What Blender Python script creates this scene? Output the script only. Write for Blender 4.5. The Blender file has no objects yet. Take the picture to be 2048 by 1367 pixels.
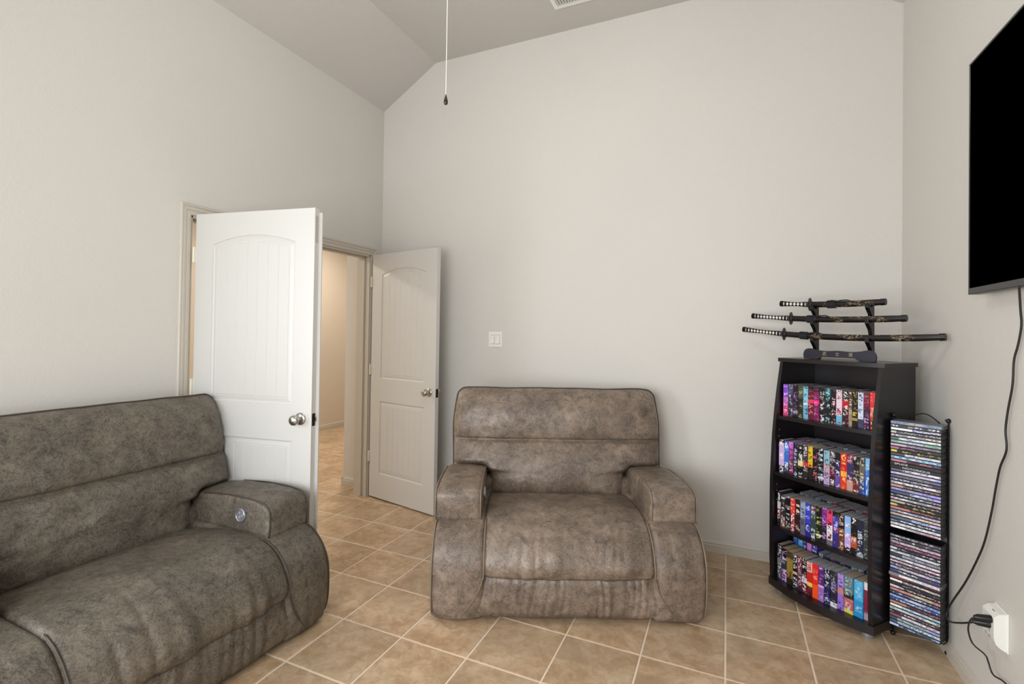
import bpy, bmesh, math, random
from mathutils import Vector, Matrix, noise
RND = random.Random(7)
SC = bpy.context.scene
COL = SC.collection

# ------------------------------------------------------------------ camera, world, light, exposure
CAM_POS = Vector((-0.0034, -3.2244, 1.4049))
yaw, pitch, roll, FPX, PPY = -0.4159, 0.011, 0.0146, 975.9, 653.3
cyw, syw, cp, sp, cr, sr = math.cos(yaw), math.sin(yaw), math.cos(pitch), math.sin(pitch), math.cos(roll), math.sin(roll)
fwd = Vector((syw * cp, cyw * cp, sp))
rt0 = Vector((cyw, -syw, 0)); up0 = rt0.cross(fwd)
rt = cr * rt0 + sr * up0; up = -sr * rt0 + cr * up0
cd = bpy.data.cameras.new('camera'); cam = bpy.data.objects.new('camera', cd); COL.objects.link(cam)
M = Matrix((rt, up, -fwd)).transposed().to_4x4(); M.translation = CAM_POS
cam.matrix_world = M
cd.sensor_width = 36.0; cd.sensor_fit = 'HORIZONTAL'; cd.lens = FPX * 36.0 / 2048.0
cd.shift_y = (PPY - 683.5) / 2048.0; cd.clip_start = 0.05
SC.camera = cam
SC.view_settings.view_transform = 'Standard'; SC.view_settings.look = 'None'
SC.view_settings.gamma = 1.0; SC.view_settings.exposure = -0.17
SC.view_settings.use_curve_mapping = False
w = bpy.data.worlds.new('world'); SC.world = w; w.use_nodes = True
w.node_tree.nodes['Background'].inputs[0].default_value = (0.75, 0.85, 1.0, 1)
w.node_tree.nodes['Background'].inputs[1].default_value = 0.8

def area(name, loc, direction, sx, sy, power, color):
    l = bpy.data.lights.new(name, 'AREA'); l.shape = 'RECTANGLE'; l.size = sx; l.size_y = sy
    l.energy = power; l.color = color
    o = bpy.data.objects.new(name, l); COL.objects.link(o); o.location = loc
    o.rotation_euler = Vector(direction).to_track_quat('-Z', 'Y').to_euler()
    return o
area('window_daylight', (-0.95, -4.56, 1.35), (0.06, 1, -0.04), 3.0, 1.7, 62, (0.95, 0.975, 1.0))
area('camera_softbox', (-0.70, -3.75, 1.45), (0.0, 1, 0.02), 1.0, 1.0, 34, (0.95, 0.98, 1.0))
area('side_fill', (-2.74, -3.72, 1.40), (1, 0.12, -0.02), 1.3, 1.6, 66, (0.95, 0.975, 1.0))  # added fill at the unseen left window, evens out wall and floor light
area('hall_lamp', (-4.45, -0.9, 2.70), (0, 0, -1), 0.4, 0.4, 44, (1.0, 0.92, 0.82))
area('hall_lamp_far', (-4.2, 1.6, 2.70), (0, 0, -1), 0.4, 0.4, 34, (1.0, 0.91, 0.78))
fl = bpy.data.lights.new('fan_fill', 'POINT'); fl.energy = 22; fl.shadow_soft_size = .13; fl.color = (1.0, 0.985, 0.96)  # overhead fill added under the fan to brighten the floor
flo = bpy.data.objects.new('fan_fill', fl); COL.objects.link(flo); flo.location = (-1.01, -1.62, 3.08)

# ------------------------------------------------------------------ helpers
def lin(c):
    if isinstance(c, str): c = tuple(int(c[i:i + 2], 16) for i in (0, 2, 4))
    return tuple(((v / 255) / 12.92 if v / 255 <= .04045 else ((v / 255 + .055) / 1.055) ** 2.4) for v in c) + (1,)

class NT:
    def __init__(s, name):
        s.m = bpy.data.materials.new(name); s.m.use_nodes = True; s.t = s.m.node_tree
        s.b = s.t.nodes['Principled BSDF']
    def n(s, typ, **kw):
        nd = s.t.nodes.new(typ)
        for k, v in kw.items(): setattr(nd, k, v)
        return nd
    def l(s, a, b): s.t.links.new(a, b)
    def noise(s, vec, scale, detail=4, rough=.5, dist=0):
        nd = s.n('ShaderNodeTexNoise'); s.l(vec, nd.inputs['Vector'])
        nd.inputs['Scale'].default_value = scale; nd.inputs['Detail'].default_value = detail
        nd.inputs['Roughness'].default_value = rough; nd.inputs['Distortion'].default_value = dist
        return nd.outputs[0]
    def ramp(s, fac, stops, interp='LINEAR'):
        nd = s.n('ShaderNodeValToRGB'); s.l(fac, nd.inputs[0]); cr_ = nd.color_ramp; cr_.interpolation = interp
        while len(cr_.elements) < len(stops): cr_.elements.new(.5)
        for e, (p, c) in zip(cr_.elements, stops):
            e.position = p; e.color = c if len(c) == 4 else tuple(c) + (1,)
        return nd.outputs[0]
    def mix(s, fac, a, b, typ='MIX'):
        nd = s.n('ShaderNodeMix', data_type='RGBA', blend_type=typ)
        for sock, v in ((nd.inputs[0], fac), (nd.inputs[6], a), (nd.inputs[7], b)):
            if isinstance(v, (int, float)): sock.default_value = v
            elif isinstance(v, tuple): sock.default_value = v
            else: s.l(v, sock)
        return nd.outputs[2]
    def bump(s, h, strength, dist=.01, nrm=None):
        nd = s.n('ShaderNodeBump'); s.l(h, nd.inputs['Height']); nd.inputs['Strength'].default_value = strength
        nd.inputs['Distance'].default_value = dist
        if nrm is not None: s.l(nrm, nd.inputs['Normal'])
        return nd.outputs[0]
    def math(s, op, a, b=0.0):
        nd = s.n('ShaderNodeMath', operation=op)
        for i, v in enumerate((a, b)):
            if isinstance(v, (int, float)): nd.inputs[i].default_value = v
            else: s.l(v, nd.inputs[i])
        return nd.outputs[0]

def plain(name, c, rough=.5, metal=0.0, spec=.5, bump=0, bscale=60):
    a = NT(name); a.b.inputs['Base Color'].default_value = lin(c); a.b.inputs['Roughness'].default_value = rough
    a.b.inputs['Metallic'].default_value = metal; a.b.inputs['Specular IOR Level'].default_value = spec
    if bump:
        tc = a.n('ShaderNodeTexCoord'); h = a.noise(tc.outputs['Object'], bscale, 3)
        a.l(a.bump(h, bump, .004), a.b.inputs['Normal'])
    return a.m

def wallmat(name, c):
    a = NT(name); g = a.n('ShaderNodeNewGeometry'); P = g.outputs['Position']
    n1 = a.noise(P, .9, 3); col = a.mix(n1, lin(c), lin(tuple(int(v * .965) for v in c)))
    a.l(col, a.b.inputs['Base Color']); a.b.inputs['Roughness'].default_value = .62
    a.b.inputs['Specular IOR Level'].default_value = .3
    h = a.noise(P, 95, 4, .55); h2 = a.ramp(h, [(.42, (0, 0, 0)), (.62, (1, 1, 1))])
    a.l(a.bump(h2, .13, .003), a.b.inputs['Normal'])
    return a.m

def leather(name, dark, light, rough, crease, vs=.55, fs=.75):
    a = NT(name); tc = a.n('ShaderNodeTexCoord'); P = tc.outputs['Object']
    big = a.noise(P, 4.5, 6, .62, .3); mid = a.noise(P, 17, 7, .68, .7)
    fine = a.noise(P, 60, 8, .72, 1.2); vein = a.noise(P, 34, 9, .78, 2.2)
    base = a.ramp(big, [(.36, lin(dark)), (.64, lin(light))])
    base = a.mix(a.ramp(mid, [(.40, (0, 0, 0)), (.66, (.75, .75, .75))]), base, lin(tuple(int(v * .62) for v in dark)))
    dapple = a.ramp(vein, [(.45, (0, 0, 0)), (.50, (.9, .9, .9)), (.54, (0, 0, 0))])
    base = a.mix(a.math('MULTIPLY', dapple, vs), base, lin(tuple(min(255, int(v * 1.30)) for v in light)))
    base = a.mix(a.ramp(fine, [(.34, (fs,) * 3), (.5, (0, 0, 0))]), base, lin(tuple(int(v * .7) for v in dark)))
    a.l(base, a.b.inputs['Base Color'])
    r = a.ramp(mid, [(.3, (rough - .06,) * 3), (.7, (rough + .12,) * 3)]); a.l(r, a.b.inputs['Roughness'])
    a.b.inputs['Specular IOR Level'].default_value = .5
    b1 = a.bump(fine, .16, .004); b2 = a.bump(mid, crease, .012, b1)
    a.l(b2, a.b.inputs['Normal'])
    return a.m

def tilemat(name):
    a = NT(name); tc = a.n('ShaderNodeTexCoord'); oi = a.n('ShaderNodeObjectInfo')
    vm = a.n('ShaderNodeVectorMath', operation='MULTIPLY_ADD')
    cx = a.n('ShaderNodeCombineXYZ'); a.l(oi.outputs['Random'], cx.inputs[0]); a.l(oi.outputs['Random'], cx.inputs[1])
    a.l(cx.outputs[0], vm.inputs[0]); vm.inputs[1].default_value = (17, 31, 5); a.l(tc.outputs['Object'], vm.inputs[2])
    P = vm.outputs[0]
    n1 = a.noise(P, 6, 6, .62, .6); n2 = a.noise(P, 22, 6, .65, .8); n3 = a.noise(P, 2.5, 3)
    c = a.ramp(n1, [(.30, lin((160, 134, 104))), (.5, lin((190, 162, 130))), (.72, lin((212, 188, 160)))])
    c = a.mix(a.ramp(n2, [(.42, (0, 0, 0)), (.7, (.7, .7, .7))]), c, lin((156, 120, 86)))
    c = a.mix(a.ramp(n3, [(.4, (0, 0, 0)), (.75, (.4, .4, .4))]), c, lin((184, 172, 150)))
    br = a.math('MULTIPLY_ADD', oi.outputs['Random'], .14)
    br.node.inputs[2].default_value = .92
    hs = a.n('ShaderNodeHueSaturation'); a.l(c, hs.inputs['Color']); a.l(br, hs.inputs['Value'])
    a.l(hs.outputs[0], a.b.inputs['Base Color'])
    a.l(a.ramp(n2, [(.3, (.30,) * 3), (.7, (.46,) * 3)]), a.b.inputs['Roughness'])
    a.l(a.bump(n1, .10, .006), a.b.inputs['Normal'])
    return a.m

class MB:
    """collects geometry for ONE mesh object"""
    def __init__(s): s.v = []; s.f = []; s.mi = []
    def add(s, v, f, mi=0, T=None):
        o = len(s.v); s.v += [tuple(T @ Vector(p)) if T else tuple(p) for p in v]
        s.f += [tuple(i + o for i in q) for q in f]; s.mi += [mi] * len(f)
    def box(s, x0, x1, y0, y1, z0, z1, b=0, mi=0, T=None, seg=1):
        if b:
            bm = bmesh.new(); bmesh.ops.create_cube(bm, size=1)
            for q in bm.verts: q.co = ((x0 + x1) / 2 + q.co.x * (x1 - x0), (y0 + y1) / 2 + q.co.y * (y1 - y0), (z0 + z1) / 2 + q.co.z * (z1 - z0))
            bmesh.ops.bevel(bm, geom=bm.edges[:], offset=b, segments=seg, profile=.5, affect='EDGES')
            bm.verts.index_update(); s.add([q.co[:] for q in bm.verts], [[q.index for q in f.verts] for f in bm.faces], mi, T); bm.free()
        else:
            v = [(x, y, z) for x in (x0, x1) for y in (y0, y1) for z in (z0, z1)]
            s.add(v, [(0, 1, 3, 2), (4, 6, 7, 5), (0, 4, 5, 1), (2, 3, 7, 6), (0, 2, 6, 4), (1, 5, 7, 3)], mi, T)
    def prism(s, poly, a0, a1, axis='y', mi=0, T=None):
        """poly: 2D points, extruded along axis between a0 and a1"""
        def P(p, a):
            return {'y': (p[0], a, p[1]), 'x': (a, p[0], p[1]), 'z': (p[0], p[1], a)}[axis]
        n = len(poly); v = [P(p, a0) for p in poly] + [P(p, a1) for p in poly]
        f = [tuple(range(n)), tuple(range(2 * n - 1, n - 1, -1))] + [(i, i + n, (i + 1) % n + n, (i + 1) % n) for i in range(n)]
        s.add(v, f, mi, T)
    def tube(s, pts, r, n=8, closed=False, mi=0, T=None, ry=None, caps=True):
        pts = [Vector(p) for p in pts]; m = len(pts); v = []; f = []
        nrm = None
        for i, p in enumerate(pts):
            a = pts[i - 1] if (i or closed) else pts[i]; b = pts[(i + 1) % m] if (i < m - 1 or closed) else pts[i]
            t = (b - a).normalized()
            if nrm is None: nrm = t.cross(Vector((0, 0, 1)) if abs(t.z) < .9 else Vector((1, 0, 0))).normalized()
            nrm = (nrm - t * nrm.dot(t)).normalized(); bn = t.cross(nrm)
            rr = r[i] if isinstance(r, (list, tuple)) else r; r2 = rr if ry is None else ry * rr
            for k in range(n):
                an = 2 * math.pi * k / n; v.append(p + nrm * math.cos(an) * r2 + bn * math.sin(an) * rr)
        for i in range(m if closed else m - 1):
            for k in range(n):
                j = (i + 1) % m; f.append((i * n + k, i * n + (k + 1) % n, j * n + (k + 1) % n, j * n + k))
        if caps and not closed: f += [tuple(range(n - 1, -1, -1)), tuple(range((m - 1) * n, m * n))]
        s.add(v, f, mi, T)
    def lathe(s, prof, n=24, T=None, mi=0):
        """prof: (r, z) rings around local z"""
        v = []; f = []
        for r, z in prof: v += [(r * math.cos(2 * math.pi * k / n), r * math.sin(2 * math.pi * k / n), z) for k in range(n)]
        for i in range(len(prof) - 1):
            for k in range(n): f.append((i * n + k, i * n + (k + 1) % n, (i + 1) * n + (k + 1) % n, (i + 1) * n + k))
        f += [tuple(range(n - 1, -1, -1)), tuple(range((len(prof) - 1) * n, len(prof) * n))]
        s.add(v, f, mi, T)
    def build(s, name, mats, parent=None, smooth=False, autosmooth=None, fix=True):
        me = bpy.data.meshes.new(name); me.from_pydata(s.v, [], s.f)
        for m in (mats if isinstance(mats, (list, tuple)) else [mats]): me.materials.append(m)
        for p, i in zip(me.polygons, s.mi): p.material_index = i
        if fix:
            bm = bmesh.new(); bm.from_mesh(me); bmesh.ops.recalc_face_normals(bm, faces=bm.faces[:]); bm.to_mesh(me); bm.free()
        if smooth:
            me.shade_smooth() if hasattr(me, 'shade_smooth') else None
        if autosmooth is not None: me.set_sharp_from_angle(angle=math.radians(autosmooth))
        me.update()
        o = bpy.data.objects.new(name, me); COL.objects.link(o); o.parent = parent
        return o

def tag(o, label, cat, group=None):
    o['label'] = label; o['category'] = cat
    if group: o['group'] = group
    return o
def struct(o, label=None):
    o['kind'] = 'structure'
    if label: o['label'] = label
    return o
def empty(name, loc=(0, 0, 0), rz=0):
    o = bpy.data.objects.new(name, None); COL.objects.link(o); o.location = loc; o.rotation_euler = (0, 0, rz); o.empty_display_size = .1
    return o
def smstep(a, b, x):
    t = max(0, min(1, (x - a) / (b - a))); return t * t * (3 - 2 * t)
def interp(tab, x):
    if x <= tab[0][0]: return tab[0][1]
    for (a, p), (b, q) in zip(tab, tab[1:]):
        if x <= b: return p + (q - p) * (x - a) / (b - a)
    return tab[-1][1]
def catmull(pts, n, closed=True):
    m = len(pts); out = []
    segs = m if closed else m - 1
    for i in range(segs):
        g = (lambda k: pts[k % m]) if closed else (lambda k: pts[max(0, min(m - 1, k))])
        p0, p1, p2, p3 = g(i - 1), g(i), g(i + 1), g(i + 2)
        for k in range(24):
            t = k / 24
            out.append(tuple(.5 * ((2 * b) + (-a + c) * t + (2 * a - 5 * b + 4 * c - d) * t * t + (-a + 3 * b - 3 * c + d) * t ** 3) for a, b, c, d in zip(p0, p1, p2, p3)))
    if not closed: out.append(tuple(pts[-1]))
    # resample uniformly
    if closed: out.append(out[0])
    L = [0]
    for a, b in zip(out, out[1:]): L.append(L[-1] + math.dist(a, b))
    res = []; j = 0
    cnt = n if closed else n - 1
    for k in range(n):
        d = L[-1] * k / cnt
        while j < len(L) - 2 and L[j + 1] < d: j += 1
        t = (d - L[j]) / max(1e-9, L[j + 1] - L[j]); res.append(tuple(a + (b - a) * t for a, b in zip(out[j], out[j + 1])))
    return res

# ------------------------------------------------------------------ materials
M_WALL = wallmat('wall_paint', (212, 209, 203))
M_CEIL = wallmat('ceiling_paint', (199, 195, 190))
M_HALL = wallmat('hall_paint', (214, 203, 188))
M_TRIM = plain('trim_paint', (196, 190, 179), .35)
M_DOOR = plain('door_paint', (203, 202, 198), .36, bump=.05, bscale=180)
M_TILE = tilemat('floor_tile')
M_GROUT = plain('grout', (228, 210, 190), .8, bump=.3, bscale=300)
M_LEA = leather('taupe_leather_chair', (94, 80, 70), (146, 130, 115), .34, .35, .32, .5)
M_LEA2 = leather('taupe_leather_sofa_shaded', (74, 68, 60), (112, 103, 90), .48, .5)  # same leather as the chair, the sofa's shading darkened into its colours
M_PIPE = plain('piping_leather', (122, 108, 92), .45)
M_PIPE_D = plain('piping_dark', (66, 58, 50), .5)
M_NICKEL = plain('brushed_nickel', (190, 186, 180), .22, 1.0)
M_DARKMETAL = plain('dark_metal', (28, 27, 26), .35, .7)
M_BLACKPL = plain('black_plastic', (16, 16, 18), .35)
M_SCREEN = plain('tv_screen', (0, 0, 0), .6, spec=0.0)
M_ESP = plain('espresso_laminate', (26, 21, 24), .32, bump=.03, bscale=40)
M_SILVER = plain('silver_plastic', (158, 160, 168), .3, .6)
M_WHITEPL = plain('white_plastic', (232, 232, 226), .35)
M_HINGE = plain('painted_hinge', (222, 218, 200), .4)
M_PAPER = plain('page_edges', (164, 164, 166), .8, bump=.4, bscale=500)
M_PAPER2 = plain('page_edges_tan', (178, 158, 134), .8, bump=.4, bscale=500)
M_BLK = plain('black_lacquer', (14, 12, 14), .25)
M_NAVY = plain('navy_lacquer', (26, 27, 42), .4)
M_CORD = plain('black_cord', (24, 22, 22), .5)
M_GOLD = plain('gold_paint', (170, 158, 118), .4, .3)
M_WHT = plain('ray_skin_white', (214, 212, 206), .6)
M_LGREY = plain('light_grey_plastic', (150, 150, 150), .4)
M_STRING = plain('white_string', (225, 224, 218), .6)
M_FAN = plain('fan_white', (210, 206, 198), .4)

# ------------------------------------------------------------------ room shell
XL, XR, YB, YF, HS, HC = -2.790, 0.908, 0.229, -4.62, 3.331, 3.6545
XC = -2.258; XC2 = 0.376
DY0, DY1, DZ = -1.446, 0.087, 2.045           # doorway in the left wall
WT = 0.13

b = MB(); b.box(-5.3, XR + .1, YF - .1, 3.2, -.06, -.0022)
floor = struct(b.build('floor', M_GROUT), 'tan ceramic tile floor with pale grout lines')
T = .34; G = .0042
def tile(x0, x1, y0, y1):
    c = .0022; h = .0085
    cx, cy = x0, y0
    v = []
    for (a0, a1, b0, b1, z) in ((0, x1 - x0, 0, y1 - y0, -h), (0, x1 - x0, 0, y1 - y0, -c * .55), (c, x1 - x0 - c, c, y1 - y0 - c, 0)):
        v += [(a0, b0, z), (a1, b0, z), (a1, b1, z), (a0, b1, z)]
    f = [(8, 9, 10, 11)] + [(r * 4 + k, r * 4 + (k + 1) % 4, (r + 1) * 4 + (k + 1) % 4, (r + 1) * 4 + k) for r in (0, 1) for k in range(4)]
    return v, f, (cx, cy)
tile_cache = {}
def add_tile(x0, x1, y0, y1):
    key = (round(x1 - x0, 4), round(y1 - y0, 4))
    v, f, (cx, cy) = tile(x0, x1, y0, y1)
    if key not in tile_cache:
        me = bpy.data.meshes.new('tile'); me.from_pydata(v, [], f); me.materials.append(M_TILE); me.update(); tile_cache[key] = me
    o = bpy.data.objects.new('tile', tile_cache[key]); COL.objects.link(o); o.parent = floor
    o.location = (cx, cy, RND.uniform(-.0004, .0002))
for i in range(-16, 3):
    for j in range(-14, 9):
        x0, x1 = i * T + G, (i + 1) * T - G; y0, y1 = j * T + G, (j + 1) * T - G
        if x1 > XL - .12:                       # the room and its doorway
            lo, hi = YF + .02, YB - .002
            if x0 > XR: continue
            x1 = min(x1, XR - .002)
            if j > 0: continue
            y0 = max(y0, lo); y1 = min(y1, hi)
        else:                                   # the hall
            if j < -6 or (y0 < -1.9): continue
            if j > 0 and x0 > -3.25: continue
        if y1 - y0 < .02 or x1 - x0 < .02: continue
        add_tile(x0, x1, y0, y1)

def wall_prism(name, poly, a0, a1, axis, m, label=None):
    q = MB(); q.prism(poly, a0, a1, axis); return struct(q.build(name, m), label)
# back wall follows the vault
wall_prism('wall_back', [(XL - WT, -.05), (XR + .12, -.05), (XR + .12, HS), (XR, HS), (XC2, HC), (XC, HC), (XL, HS), (XL - WT, HS)], YB, YB + .12, 'y', M_WALL, 'off-white textured back wall under the vaulted ceiling')
b = MB()
VY0, VY1, VZ0, VZ1 = -4.37, -3.07, .60, 2.20
b.prism([(VY1, -.05), (DY0, -.05), (DY0, DZ), (DY1, DZ), (DY1, -.05), (YB, -.05), (YB, HS), (VY1, HS)], XL - WT, XL, 'x')
b.box(XL - WT, XL, YF, VY0, -.05, HS); b.box(XL - WT, XL, VY0, VY1, -.05, VZ0); b.box(XL - WT, XL, VY0, VY1, VZ1, HS)
struct(b.build('wall_left', M_WALL), 'off-white wall with the double doorway')
WY0, WY1, WZ0, WZ1 = -2.50, 0.60, .48, 2.24
b = MB(); b.box(XR, XR + .12, YF, YB, -.05, HS); struct(b.build('wall_right', M_WALL), 'off-white wall with the television')
b = MB()
b.box(XL - WT, WY0, YF - .12, YF, -.05, HC); b.box(WY1, XR + .12, YF - .12, YF, -.05, HC)
b.box(WY0, WY1, YF - .12, YF, -.05, WZ0); b.box(WY0, WY1, YF - .12, YF, WZ1, HC)
struct(b.build('wall_front', M_WALL), 'off-white window wall behind the camera')
b = MB()
b.prism([(XL - WT, HS), (XL, HS), (XC, HC), (XC2, HC), (XR, HS), (XR + .12, HS), (XR + .12, HC + .15), (XL - WT, HC + .15)], YF - .12, YB + .12, 'y')
struct(b.build('ceiling', M_CEIL), 'greige vaulted ceiling with sloped sides')
# windows outside the picture: one behind the camera, the left one added for its light
gl = NT('window_glass'); gl.b.inputs['Transmission Weight'].default_value = 1; gl.b.inputs['Roughness'].default_value = 0
for nm_, loc_, rz_, hw, hh, lab_ in (('window_1', ((WY0 + WY1) / 2, YF - .06, WZ0), 0, (WY1 - WY0) / 2, WZ1 - WZ0, 'white framed window behind the camera'),
                                     ('added_window', (XL - .065, (VY0 + VY1) / 2, VZ0), math.pi / 2, (VY1 - VY0) / 2, VZ1 - VZ0, 'added unseen white framed window in the left wall behind the sofa')):
  win = struct(empty(nm_, loc_, rz_), lab_)
  b = MB()
  for x0, x1, z0, z1 in ((-hw, -hw + .06, 0, hh), (hw - .06, hw, 0, hh), (-hw, hw, 0, .06), (-hw, hw, hh - .06, hh), (-.03, .03, 0, hh)): b.box(x0, x1, -.03, .03, z0, z1, .004)
  b.build('window_frame', M_WHITEPL, win)
  for k, (x0, x1) in enumerate(((-hw + .06, -.03), (.03, hw - .06))):
    b = MB(); b.box(x0, x1, -.004, .004, .06, hh - .06); b.build('pane', gl.m, win)

# hall beyond the doorway
HX = -5.16
wall_prism('wall_hall_far', [(-3.2, -.05), (3.1, -.05), (3.1, 2.74), (-3.2, 2.74)], HX - .1, HX, 'x', M_HALL, 'warm beige far wall of the hall')
b = MB(); b.box(-3.19, XL - WT, .238, 3.0, -.05, 2.74); struct(b.build('wall_hall_side', M_WALL), 'pale hall wall end just beyond the doorway')
b = MB(); b.box(HX - .1, XL - WT, -2.1, -2.0, -.05, 2.74); b.box(HX - .1, -3.19, 3.0, 3.1, -.05, 2.74); struct(b.build('wall_hall_end', M_HALL))
b = MB(); b.box(HX - .1, XL - WT, -2.1, 3.1, 2.74, 2.84); struct(b.build('ceiling_hall', M_CEIL))

# baseboards: stepped profile
def baseboard(name, p0, p1, nrm, label=None):
    p0, p1, nrm = Vector(p0 + (0,)), Vector(p1 + (0,)), Vector(nrm + (0,))
    prof = [(0, 0), (.013, 0), (.013, .046), (.010, .049), (.010, .053), (.0115, .055), (.0115, .060), (.007, .064), (.0055, .070), (.003, .074), (0, .075)]
    v = []; n = len(prof)
    for p in (p0, p1): v += [tuple(p + nrm * a + Vector((0, 0, z))) for a, z in prof]
    f = [(i, (i + 1) % n, (i + 1) % n + n, i + n) for i in range(n)] + [tuple(range(n)), tuple(range(2 * n - 1, n - 1, -1))]
    q = MB(); q.add(v, f); struct(q.build(name, M_TRIM), label)
baseboard('baseboard_back', (XL, YB), (XR, YB), (0, -1), 'greige stepped baseboard along the back wall')
baseboard('baseboard_right', (XR, YB - .014), (XR, YF), (-1, 0), 'greige stepped baseboard along the television wall')
baseboard('baseboard_left', (XL, -1.508), (XL, YF), (1, 0))
baseboard('baseboard_hall_side', (-2.925, .238), (-3.19, .238), (0, -1))
baseboard('baseboard_hall_corner', (-3.19, .225), (-3.19, 3.0), (-1, 0))
baseboard('baseboard_hall_far', (HX, -2.0), (HX, 3.0), (1, 0))

# door casing: U swept round the opening, mitred, then the jamb
def casing(name, x, sgn, label=None):
    prof = [(0, 0), (0, .009), (.006, .012), (.020, .012), (.024, .0095), (.028, .014), (.042, .016), (.046, .013), (.050, .018), (.058, .018), (.062, .012), (.062, 0)]
    n = len(prof); v = []
    y0, y1, z1 = DY0 + .004, DY1 - .004, DZ - .004
    for (cy, cz, dy, dz) in ((y0, 0, -1, 0), (y0, z1, -1, 1), (y1, z1, 1, 1), (y1, 0, 1, 0)):
        v += [(x + sgn * t, cy + dy * o, cz + dz * o) for o, t in prof]
    f = []
    for k in range(3): f += [(k * n + i, k * n + (i + 1) % n, (k + 1) * n + (i + 1) % n, (k + 1) * n + i) for i in range(n)]
    f += [tuple(range(n)), tuple(range(4 * n - 1, 3 * n - 1, -1))]
    q = MB(); q.add(v, f); return struct(q.build(name, M_TRIM), label)
casing('trim_1', XL, 1, 'greige moulded casing round the double doorway')
casing('trim_2', XL - WT, -1)
b = MB()
for y0, y1, z0, z1 in ((DY0 - .001, DY0 + .016, 0, DZ), (DY1 - .016, DY1 + .001, 0, DZ), (DY0, DY1, DZ - .016, DZ + .001)):
    b.box(XL - WT - .001, XL + .001, y0, y1, z0, z1)
for y0, y1, z0, z1 in ((DY0 + .016, DY0 + .028, 0, DZ - .016), (DY1 - .028, DY1 - .016, 0, DZ - .016), (DY0 + .016, DY1 - .016, DZ - .028, DZ - .016)):
    b.box(XL - .085, XL - .045, y0, y1, z0, z1, .002)
struct(b.build('trim_3', M_TRIM), 'painted door jamb and stop lining the doorway')

# ------------------------------------------------------------------ doors
def offset_poly(poly, d):
    n = len(poly); out = []
    for i in range(n):
        a, p, c = Vector(poly[i - 1]), Vector(poly[i]), Vector(poly[(i + 1) % n])
        e1, e2 = (p - a).normalized(), (c - p).normalized()
        n1, n2 = Vector((-e1.y, e1.x)), Vector((-e2.y, e2.x)); bis = (n1 + n2).normalized()
        out.append(tuple(p + bis * d / max(.3, bis.dot(n1))))
    return out
KNOB_T = Matrix.Rotation(math.pi / 2, 4, 'X')   # local z -> -y
def knob(parent, x, z, side, yf):
    T0 = Matrix.Translation((x, yf, z)) @ (KNOB_T if side < 0 else Matrix.Rotation(-math.pi / 2, 4, 'X'))
    q = MB(); q.lathe([(.0, 0), (.033, 0), (.033, .003), (.029, .008), (.020, .010), (.013, .012), (.011, .020), (.011, .030)], 28, T0)
    r = q.build('rosette', M_NICKEL, parent, smooth=True, autosmooth=50)
    q = MB(); q.lathe([(.0, .028), (.012, .028), (.017, .032), (.025, .040), (.0275, .050), (.026, .058), (.020, .064), (.010, .067), (0, .0675)], 28, T0)
    k = q.build('door_knob', M_NICKEL, parent, smooth=True, autosmooth=60); k['label'] = 'brushed nickel door knob'
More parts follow.
